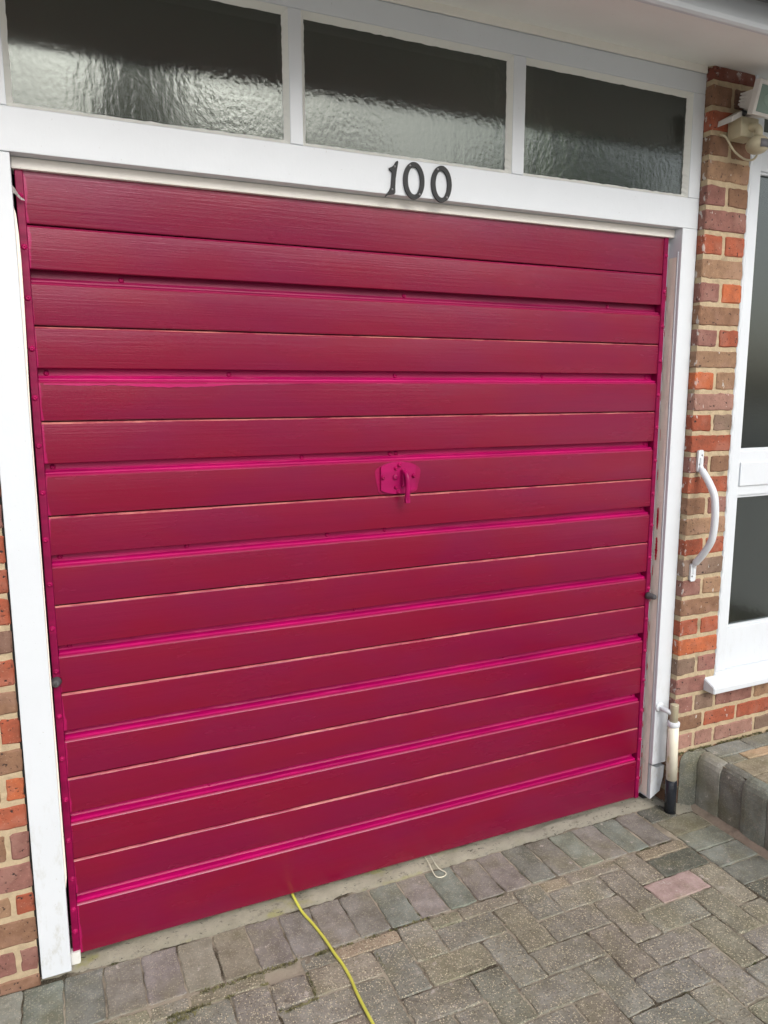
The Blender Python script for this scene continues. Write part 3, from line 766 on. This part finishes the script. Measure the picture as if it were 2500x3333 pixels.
# rubber buffers
def buffer(p, dvec, lbl, ln):
    dvec = Vector(dvec).normalized(); p = Vector(p)
    pts = [p, p + dvec * ln * .25, p + dvec * ln * .6, p + dvec * ln * .95, p + dvec * ln, p + dvec * (ln + .0001), p + dvec * (ln - .006)]
    tube('rubber_buffer', M_rubber, gd, pts, [.0135, .0125, .0100, .0092, .0080, .0035, .0032], 16, loc=OFF)
buffer((.431, -.003, .657), (-.1, -1, .0), '', .020); buffer((2.411, -.003, .660), (.15, -1, .0), '', .034)

# ================================================================= PORCH WINDOW
pw = thing('porch_window', loc=(0, 0, 0), label='white framed porch window with pebbled glass panes right of the brick pillar', cat='window')
def pb(n, x0, x1, y0, y1, z0, z1, m=M_white, bev=.003): return box(n, m, pw, x0, x1, y0, y1, z0, z1, bev)
PY = -.045
# stile with a painted wavy edge lapping over the bricks
bm = bmesh.new(); e0 = []; n = 160
for i in range(n + 1):
    z = .337 + 2.10 * i / n; ph = (z - .959) / .0755
    lap = .0045 * max(0, math.cos(2 * math.pi * ph)) + noise.noise(Vector((z * 40, 0, 0))) * .0022
    e0.append((2.693 + lap, z))
F = [bm.verts.new((x, YB + .0005, z)) for x, z in e0]; G = [bm.verts.new((2.7045, YB + .0005, z)) for x, z in e0]; H = [bm.verts.new((2.7045, YB + .02, z)) for x, z in e0]; K = [bm.verts.new((x, YB + .02, z)) for x, z in e0]
for i in range(n):
    bm.faces.new((F[i], G[i], G[i + 1], F[i + 1])); bm.faces.new((G[i], H[i], H[i + 1], G[i + 1])); bm.faces.new((K[i], F[i], F[i + 1], K[i + 1]))
bm_obj('sealant_bead', bm, M_white, pw, True)
pb('stile', 2.7047, 2.768, PY - .012, .06, .337, 2.425)
pb('stile', 3.43, 3.50, PY, .06, .337, 2.425)
pb('head_rail', 2.7685, 3.4295, PY, .06, 2.392, 2.425)
pb('transom', 2.7685, 3.4295, PY, .06, 2.150, 2.272)
pb('middle_rail', 2.7685, 3.4295, PY, .06, 1.010, 1.176)
pb('rail_panel', 2.780, 3.42, PY - .007, PY - .0005, 1.046, 1.134)
pb('bottom_panel', 2.7685, 3.4295, PY, .06, .337, .498)
for (z0, z1) in ((2.272, 2.392), (1.176, 2.150), (.498, 1.010)):
    bm = bmesh.new(); add_box(bm, 2.770, 3.428, -.026, -.021, z0 + .001, z1 - .001); bm_obj('window_pane', bm, M_glass2, pw)
    bm = bmesh.new()
    for (xa, xb, za, zb) in ((2.7687, 2.7785, z0, z1), (3.418, 3.4293, z0, z1), (2.7785, 3.418, z0, z0 + .009), (2.7785, 3.418, z1 - .009, z1)):
        add_box(bm, xa, xb, PY + .006, -.0265, za, zb, .002)
    bm_obj('glazing_bead', bm, M_white, pw)
bm = bmesh.new()
add_profile_x(bm, [(-.125, .284), (-.125, .305), (-.121, .310), (-.060, .337), (.0, .337), (.0, .284)], 2.640, 3.56); 
bmesh.ops.bevel(bm, geom=bm.edges[:], offset=.0025, segments=2, affect='EDGES')
bm_obj('sill', bm, M_white, pw)
box('inner_door_edge', M_soffit, pw, 3.135, 3.30, .10, .14, .30, 1.12, .003)
box('back_panel', simple('porch_inner_dark', (.05, .045, .04), .8), pw, 2.70, 3.60, .9, .95, -.1, 2.5, 0)

# ================================================================= EAVES
ev = thing('roof_eaves', loc=(0, 0, 0), label='white boarded eaves with grey gutter hanging over the garage lights', cat='eaves')
XA, XB_ = -1.7, 4.2
bm = bmesh.new(); add_profile_x(bm, [(.02, 2.4585), (-.455, 2.346), (-.455, 2.362), (.02, 2.4745)], XA, XB_); bm_obj('soffit_board', bm, M_soffit, ev)
bm = bmesh.new(); add_profile_x(bm, [(-.452, 2.338), (-.462, 2.337), (-.470, 2.341), (-.474, 2.350), (-.474, 2.52), (-.452, 2.52)], XA, XB_)
bm_obj('fascia_board', bm, M_white, ev)
bm = bmesh.new(); gp = []
for i in range(17):
    a = math.pi + math.pi * i / 16; gp.append((-.532 + .056 * math.cos(a), 2.432 + .056 * math.sin(a)))
for i in range(16, -1, -1):
    a = math.pi + math.pi * i / 16; gp.append((-.532 + .053 * math.cos(a), 2.432 + .053 * math.sin(a)))
add_profile_x(bm, gp, XA, XB_); bm_obj('gutter', bm, M_gutter, ev, True)
bm = bmesh.new(); add_profile_x(bm, [(-.55, 2.50), (-.55, 2.52), (5.3, 3.9), (5.3, 3.85)], XA, XB_); bm_obj('roof_slope', bm, M_gutter, ev)

# ================================================================= GRAB HANDLE
gh = thing('grab_handle', loc=(2.545, -.077, .95), label='bowed white metal grab handle screwed upright on the brick pillar', cat='handle')
GO = -gh.location
pts = catmull([(2.545, -.083, 1.165), (2.545, -.083, 1.135), (2.545, -.092, 1.118), (2.546, -.118, 1.088), (2.546, -.147, 1.045), (2.546, -.157, 1.005), (2.546, -.160, .955), (2.546, -.157, .905), (2.546, -.147, .868), (2.545, -.118, .822), (2.544, -.090, .787), (2.543, -.082, .77), (2.543, -.081, .745)], 5)
tube('grip_bar', M_white, gh, pts, [.006] * 6 + [.0095] * 4 + [.0125] * (len(pts) - 20) + [.0095] * 4 + [.006] * 6, 16, loc=GO)
for (z0, z1, cx, zz) in ((1.112, 1.190, 2.545, ((2.5495, 1.172), (2.539, 1.140))), (.717, .782, 2.543, ((2.5485, .766), (2.538, .736)))):
    p_ = prism('mounting_plate', M_white, gh, [(cx - .0125, z0 + .006), (cx - .008, z0), (cx + .008, z0), (cx + .0125, z0 + .006), (cx + .0125, z1 - .006), (cx + .008, z1), (cx - .008, z1), (cx - .0125, z1 - .006)], -.0835, -.0755, .0012, loc=GO)
    for (x, z) in zz:
        bm = bmesh.new(); bmesh.ops.create_uvsphere(bm, u_segments=10, v_segments=6, radius=.0036)
        for v in bm.verts: v.co.y *= .35
        bm_obj('screw', bm, M_steel, p_, True, loc=(x, -.084, z))

# ================================================================= WASTE PIPE
wp = thing('waste_pipe', loc=(2.48, -.095, -.15), label='short upright white plastic waste pipe with a black painted foot beside the raised path', cat='pipe')
WO = -wp.location
tube('pipe', M_pipe, wp, [(2.487, -.095, -.03), (2.481, -.096, .10), (2.478, -.097, .186)], .0195, 20, loc=WO)
tube('collar', M_white, wp, [(2.478, -.097, .180), (2.478, -.097, .1835), (2.478, -.097, .1965), (2.478, -.097, .200)], [.0190, .0222, .0222, .0185], 20, loc=WO)
tube('upper_pipe', M_yel, wp, [(2.478, -.097, .19), (2.478, -.097, .262), (2.478, -.097, .2645), (2.478, -.097, .2655)], [.0148, .0148, .0155, .010], 20, loc=WO)
tube('side_inlet', M_white, wp, catmull([(2.470, -.090, .232), (2.462, -.080, .236), (2.458, -.062, .238), (2.458, -.046, .238)], 4), .0095, 14, loc=WO)
tube('wall_flange', M_white, wp, [(2.4575, -.052, .238), (2.4575, -.048, .238), (2.4575, -.0455, .238)], [.015, .019, .0195], 18, loc=WO)
tube('black_foot', M_bitumen, wp, [(2.4905, -.094, -.170), (2.4895, -.094, -.10), (2.4868, -.095, -.033), (2.4865, -.095, -.031)], [.0212, .0208, .0207, .0195], 20, loc=WO)

# ================================================================= SECURITY LIGHT
fl = thing('security_light', loc=(2.62, -.13, 2.27), label='old white halogen floodlight with a round yellowed motion sensor on top of the brick pillar', cat='security light')
FO = Vector(-fl.location)
box('wiring_box', M_yel, fl, 2.577, 2.655, -.132, -.076, 2.214, 2.276, .004, loc=FO)
prism('bracket_arm', M_lampw, fl, [(2.528, 2.249), (2.530, 2.267), (2.60, 2.303), (2.70, 2.310), (2.70, 2.298), (2.60, 2.286)], -.135, -.080, .0015, loc=FO)
TM = Matrix.Translation(Vector((2.648, -.182, 2.312))) @ Matrix.Rotation(R(4), 4, 'Z') @ Matrix.Rotation(R(13), 4, 'X')
def fbox(n, m, a, bev=.003): 
    bm = bmesh.new(); add_box(bm, *a, bev, TM); return bm_obj(n, bm, m, fl, loc=FO)
bm = bmesh.new()
for a in ((-.092, -.078, -.012, .008, -.050, .050), (.078, .092, -.012, .008, -.050, .050), (-.078, .078, -.012, .008, -.050, -.040), (-.078, .078, -.012, .008, .038, .050)): add_box(bm, *a, .002, TM)
bm_obj('front_frame', bm, M_lampw, fl, loc=FO)
k = NT('floodlight_glass'); k.set(Base_Color=(.16, .24, .20), Roughness=.12, Specular_IOR_Level=.8, Normal=k.bump(k.noise(60, detail=2), .003))
fbox('front_glass', k.m, (-.078, .078, -.007, -.003, -.040, .038), 0)
k = NT('reflector_metal'); k.set(Base_Color=(.24, .33, .28), Metallic=.3, Roughness=.4)
bm = bmesh.new(); bmesh.ops.create_uvsphere(bm, u_segments=18, v_segments=8, radius=1)
for v in bm.verts: v.co = TM @ Vector((v.co.x * .05, -.0072 + v.co.y * .0012, v.co.z * .022))
bm_obj('reflector', bm, k.m, fl, True, loc=FO)
# tapered housing
bm = bmesh.new()
ringa = [TM @ Vector(p) for p in ((-.084, .008, -.045), (.084, .008, -.045), (.084, .008, .045), (-.084, .008, .045))]
ringb = [TM @ Vector(p) for p in ((-.062, .034, -.030), (.062, .034, -.030), (.062, .034, .030), (-.062, .034, .030))]
ringc = [TM @ Vector(p) for p in ((-.052, .082, -.018), (.052, .082, -.018), (.052, .082, .024), (-.052, .082, .024))]
Vr = [[bm.verts.new(p) for p in r_] for r_ in (ringa, ringb, ringc)]
for a, b in zip(Vr[:-1], Vr[1:]):
    for i in range(4): bm.faces.new((a[i], a[(i + 1) % 4], b[(i + 1) % 4], b[i]))
bm.faces.new(Vr[0]); bm.faces.new(Vr[-1][::-1])
bmesh.ops.recalc_face_normals(bm, faces=bm.faces); bmesh.ops.bevel(bm, geom=bm.edges[:], offset=.003, segments=2, affect='EDGES')
bm_obj('housing', bm, M_lampw, fl, loc=FO)
bm = bmesh.new()
for i in range(4): add_box(bm, -.0590, .0590, .040, .080, -.014 + i * .010, -.008 + i * .010, .001, TM)
bm_obj('cooling_fins', bm, M_lampw, fl, loc=FO)
tube('bracket_bolt', M_black, fl, [TM @ Vector((-.072, .045, -.040)), TM @ Vector((-.058, .045, -.040))], .009, 10, loc=FO)
tube('sensor_arm', M_yel, fl, catmull([(2.622, -.130, 2.246), (2.624, -.146, 2.243), (2.628, -.156, 2.232), (2.628, -.156, 2.214)], 4), [.014] * 4 + [.0125] * 9, 12, loc=FO)
bm = bmesh.new(); bmesh.ops.create_uvsphere(bm, u_segments=28, v_segments=18, radius=.036)
for v in bm.verts:
    v.co.z *= .74 if v.co.z < 0 else .85
    if abs(v.co.z) < .003: v.co.xy = v.co.xy * 1.03
sh = bm_obj('sensor_head', bm, M_yel, fl, True, loc=FO + Vector((2.628, -.156, 2.184)))
k = NT('sensor_window'); k.set(Base_Color=(.23, .23, .25), Roughness=.25)
bm = bmesh.new(); V = []
for i in range(9):
    a = R(-126 + i * 8); V.append([bm.verts.new((.0375 * math.cos(a) * s, .0375 * math.sin(a) * s, z)) for z, s in ((-.013, .90), (.0, 1.0), (.012, .93))])
for i in range(8):
    for j in range(2): bm.faces.new((V[i][j], V[i + 1][j], V[i + 1][j + 1], V[i][j + 1]))
bmesh.ops.solidify(bm, geom=bm.faces[:], thickness=.001)
bm_obj('sensor_lens', bm, k.m, sh, True)
tube('cable', M_yel, fl, catmull([(2.548, -.074, 2.228), (2.546, -.084, 2.226), (2.556, -.092, 2.218), (2.572, -.096, 2.196), (2.590, -.104, 2.172), (2.615, -.120, 2.150), (2.632, -.138, 2.146), (2.638, -.148, 2.158)], 5), .0034, 8, loc=FO)

# ================================================================= CABLE AND WIRE ON THE GROUND
c = thing('power_cable', loc=(1.06, 0, GZ), label='thin yellow cable running out from under the garage door across the paving', cat='cable')
z_ = GZ + .0045
cp = [(1.04, .30, z_ + .012), (1.050, .10, z_ + .014), (1.051, .034, z_ + .016), (1.052, -.007, z_ + .014), (1.059, -.061, z_ + .003), (1.073, -.121, z_), (1.084, -.192, z_), (1.090, -.259, z_), (1.096, -.304, z_), (1.098, -.359, z_), (1.095, -.406, z_), (1.094, -.459, z_), (1.095, -.529, z_), (1.10, -.65, z_), (1.13, -.8, z_), (1.2, -1.1, z_), (1.4, -1.6, z_)]
tube('cable_sheath', M_cord, c, catmull(cp, 7), .0042, 10, loc=-c.location)
tag(tube('bent_wire', M_wire, None, catmull([(1.517, .11, GZ + .022), (1.517, .045, GZ + .018), (1.511, -.02, GZ + .016), (1.507, -.066, GZ + .007), (1.511, -.080, GZ + .004), (1.523, -.085, GZ + .003), (1.538, -.083, GZ + .003), (1.546, -.076, GZ + .004), (1.545, -.068, GZ + .006), (1.534, -.050, GZ + .009), (1.531, -.02, GZ + .016), (1.538, .045, GZ + .018), (1.540, .11, GZ + .022)], 5), .0017, 8),
    'cream coated wire loop poking out under the garage door', 'wire')

# ================================================================= MOSS AND WEEDS
def moss(spots, name, m, sz, dens, **kk):
    bm = bmesh.new()
    for (x0, y0, x1, y1, z, wdt, n) in spots:
        for _ in range(int(n * dens)):
            t = rnd.random(); g = rnd.gauss(0, wdt)
            x = x0 + (x1 - x0) * t + g * (y1 - y0 != 0) * .6; y = y0 + (y1 - y0) * t + g
            if noise.noise(Vector((x * 22, y * 22, 2))) < -.12: continue
            s = sz * rnd.uniform(.5, 1.5)
            q = Matrix.Rotation(rnd.random() * 6.3, 4, 'Z') @ Matrix.Rotation(rnd.uniform(.2, 1.3), 4, 'X')
            p = Vector((x, y, z + rnd.random() * sz * .8)); v = [bm.verts.new(p + q @ Vector(u) * s) for u in ((-.5, 0, 0), (.5, 0, 0), (.15, 0, 1.3), (-.2, .2, 1))]
            bm.faces.new(v)
    return tag(bm_obj(name, bm, m), **kk)
k = NT('moss_green'); k.set(Base_Color=k.mix(k.ramp(k.noise(60), .35, .65), (.07, .07, .03), (.26, .24, .12)), Roughness=1); M_moss = k.m
moss([(.72, -.243, 1.10, -.236, GZ - .003, .004, 900), (.62, -.290, .90, -.285, GZ - .003, .0035, 700), (.90, -.290, .90, -.385, GZ - .003, .0035, 260), (1.0, -.292, .995, -.375, GZ - .003, .003, 200),
      (.91, -.392, 1.0, -.386, GZ - .003, .003, 200), (.70, -.305, .58, -.315, GZ - .002, .005, 350), (1.1, -.240, 1.40, -.236, GZ - .004, .003, 400),
      (1.2, -.30, 1.2, -.37, GZ - .005, .002, 150)], 'joint_moss', M_moss, .0035, 1.0, kind='stuff')
moss([(2.53, -.083, 3.3, -.081, PZ - .003, .003, 1500)], 'wall_foot_moss', M_moss, .0042, 1.0, kind='stuff')

# grit on the paving
bm = bmesh.new()
for _ in range(420):
    x, y = rnd.uniform(.2, 2.5), rnd.uniform(-1.1, -.04)
    s = rnd.uniform(.0008, .0022); p = Vector((x, y, GZ + s * .4))
    v = [bm.verts.new(p + Vector((rnd.uniform(-1, 1), rnd.uniform(-1, 1), rnd.uniform(-.4, .8))) * s) for _ in range(4)]
    for f in ((0, 1, 2), (0, 1, 3), (0, 2, 3), (1, 2, 3)): bm.faces.new([v[i] for i in f])
tag(bm_obj('grit', bm, simple('grit_stone', (.42, .38, .3), .9)), kind='stuff')

# ================================================================= ACROSS THE STREET (mirrored in the panes)
tag(box('road', simple('asphalt', (.19, .19, .19), .85, bumpd=.003, bscale=200), None, -70, 70, -16.5, -9.5, -.25, -.186, 0), kind='structure')  # unseen; asphalt tone raised for brighter reflections in the door
tag(box('far_pale_verge', simple('pale_verge_bounce', (.40, .39, .36), 1, bumpd=.01, bscale=60, var=.2), None, -70, 70, -40, -16.5, -.25, -.16, 0), kind='structure')  # unseen verge, laid pale to brighten the reflections in the door
M_far = simple('far_brick', (.20, .12, .09), .9); M_tile = simple('far_roof_tile', (.16, .10, .08), .85); M_render = simple('far_pale_render', (.60, .62, .62), .8); M_fg = simple('far_window_glass', (.05, .06, .07), .1)
def house(x, y, wd, h, ridge, m, label):
    t = thing('house', loc=(x, y, -.18), label=label, cat='house', group='houses across the street')
    box('wall', m, t, -wd / 2, wd / 2, -6, 0, 0, h, 0)
    bm = bmesh.new(); add_profile_x(bm, [(.4, h - .1), (-3, ridge), (-6.4, h - .1), (-6.4, h), (-3, ridge + .15), (.4, h)], -wd / 2 - .3, wd / 2 + .3); bm_obj('roof', bm, M_tile, t)
    for zz in (1.0, 3.6):
        for xx in (-wd * .3, wd * .22):
            f = box('window', M_white, t, xx - .9, xx + .9, -.05, .04, zz, zz + 1.3, 0); box('pane', M_fg, f, xx - .8, xx - .03, .041, .05, zz + .1, zz + 1.2, 0); box('pane', M_fg, f, xx + .03, xx + .8, .041, .05, zz + .1, zz + 1.2, 0)
house(-12, -44, 12, 5.4, 8.2, M_render, 'pale rendered house across the street'); house(13, -44, 11, 5.4, 8.6, M_far, 'brick house across the street'); house(44, -44, 12, 5.4, 8.0, M_far, 'second brick house across the street further right')
k = NT('tree_leaves'); k.set(Base_Color=k.mix(k.ramp(k.noise(.9, detail=4), .3, .7), (.06, .09, .035), (.14, .19, .07)), Roughness=.7); M_leaf = k.m
M_bark = simple('bark', (.12, .09, .06), .9, bumpd=.02, bscale=20)
def tree(x, y, h, r_, label, n=3600, seed=1):
    g = random.Random(seed); t = thing('tree', loc=(x, y, -.18), label=label, cat='tree', group='street trees opposite')
    tube('trunk', M_bark, t, [(0, 0, 0), (.05, 0, h * .4), (-.1, .1, h * .8)], [.22, .15, .05], 10)
    cl = [(g.gauss(0, r_ * .5), g.gauss(0, r_ * .5), h * g.uniform(.45, 1.0), r_ * g.uniform(.25, .45)) for _ in range(22)]
    bm = bmesh.new()
    for _ in range(n):
        cx, cy, cz, cr = g.choice(cl); dv = Vector((g.gauss(0, 1), g.gauss(0, 1), g.gauss(0, 1))).normalized() * cr * g.random() ** .4
        p = Vector((cx, cy, cz)) + dv; q = Matrix.Rotation(g.random() * 6.3, 4, Vector((g.gauss(0, 1), g.gauss(0, 1), g.gauss(0, 1))).normalized()); s = g.uniform(.10, .22)
        bm.faces.new([bm.verts.new(p + q @ Vector(u) * s) for u in ((-1, 0, 0), (0, -.6, 0), (1, 0, 0), (0, .6, 0))])
    bm_obj('crown', bm, M_leaf, t)
tree(3.0, -17.5, 8.6, 2.5, 'broad leafy tree on the far verge between two houses', seed=3); tree(14.8, -17.5, 8.8, 2.3, 'taller leafy tree on the far verge further right', seed=5); tree(7.4, -18, 8.0, 2.0, 'small leafy tree in front of the brick house', 2000, seed=8)
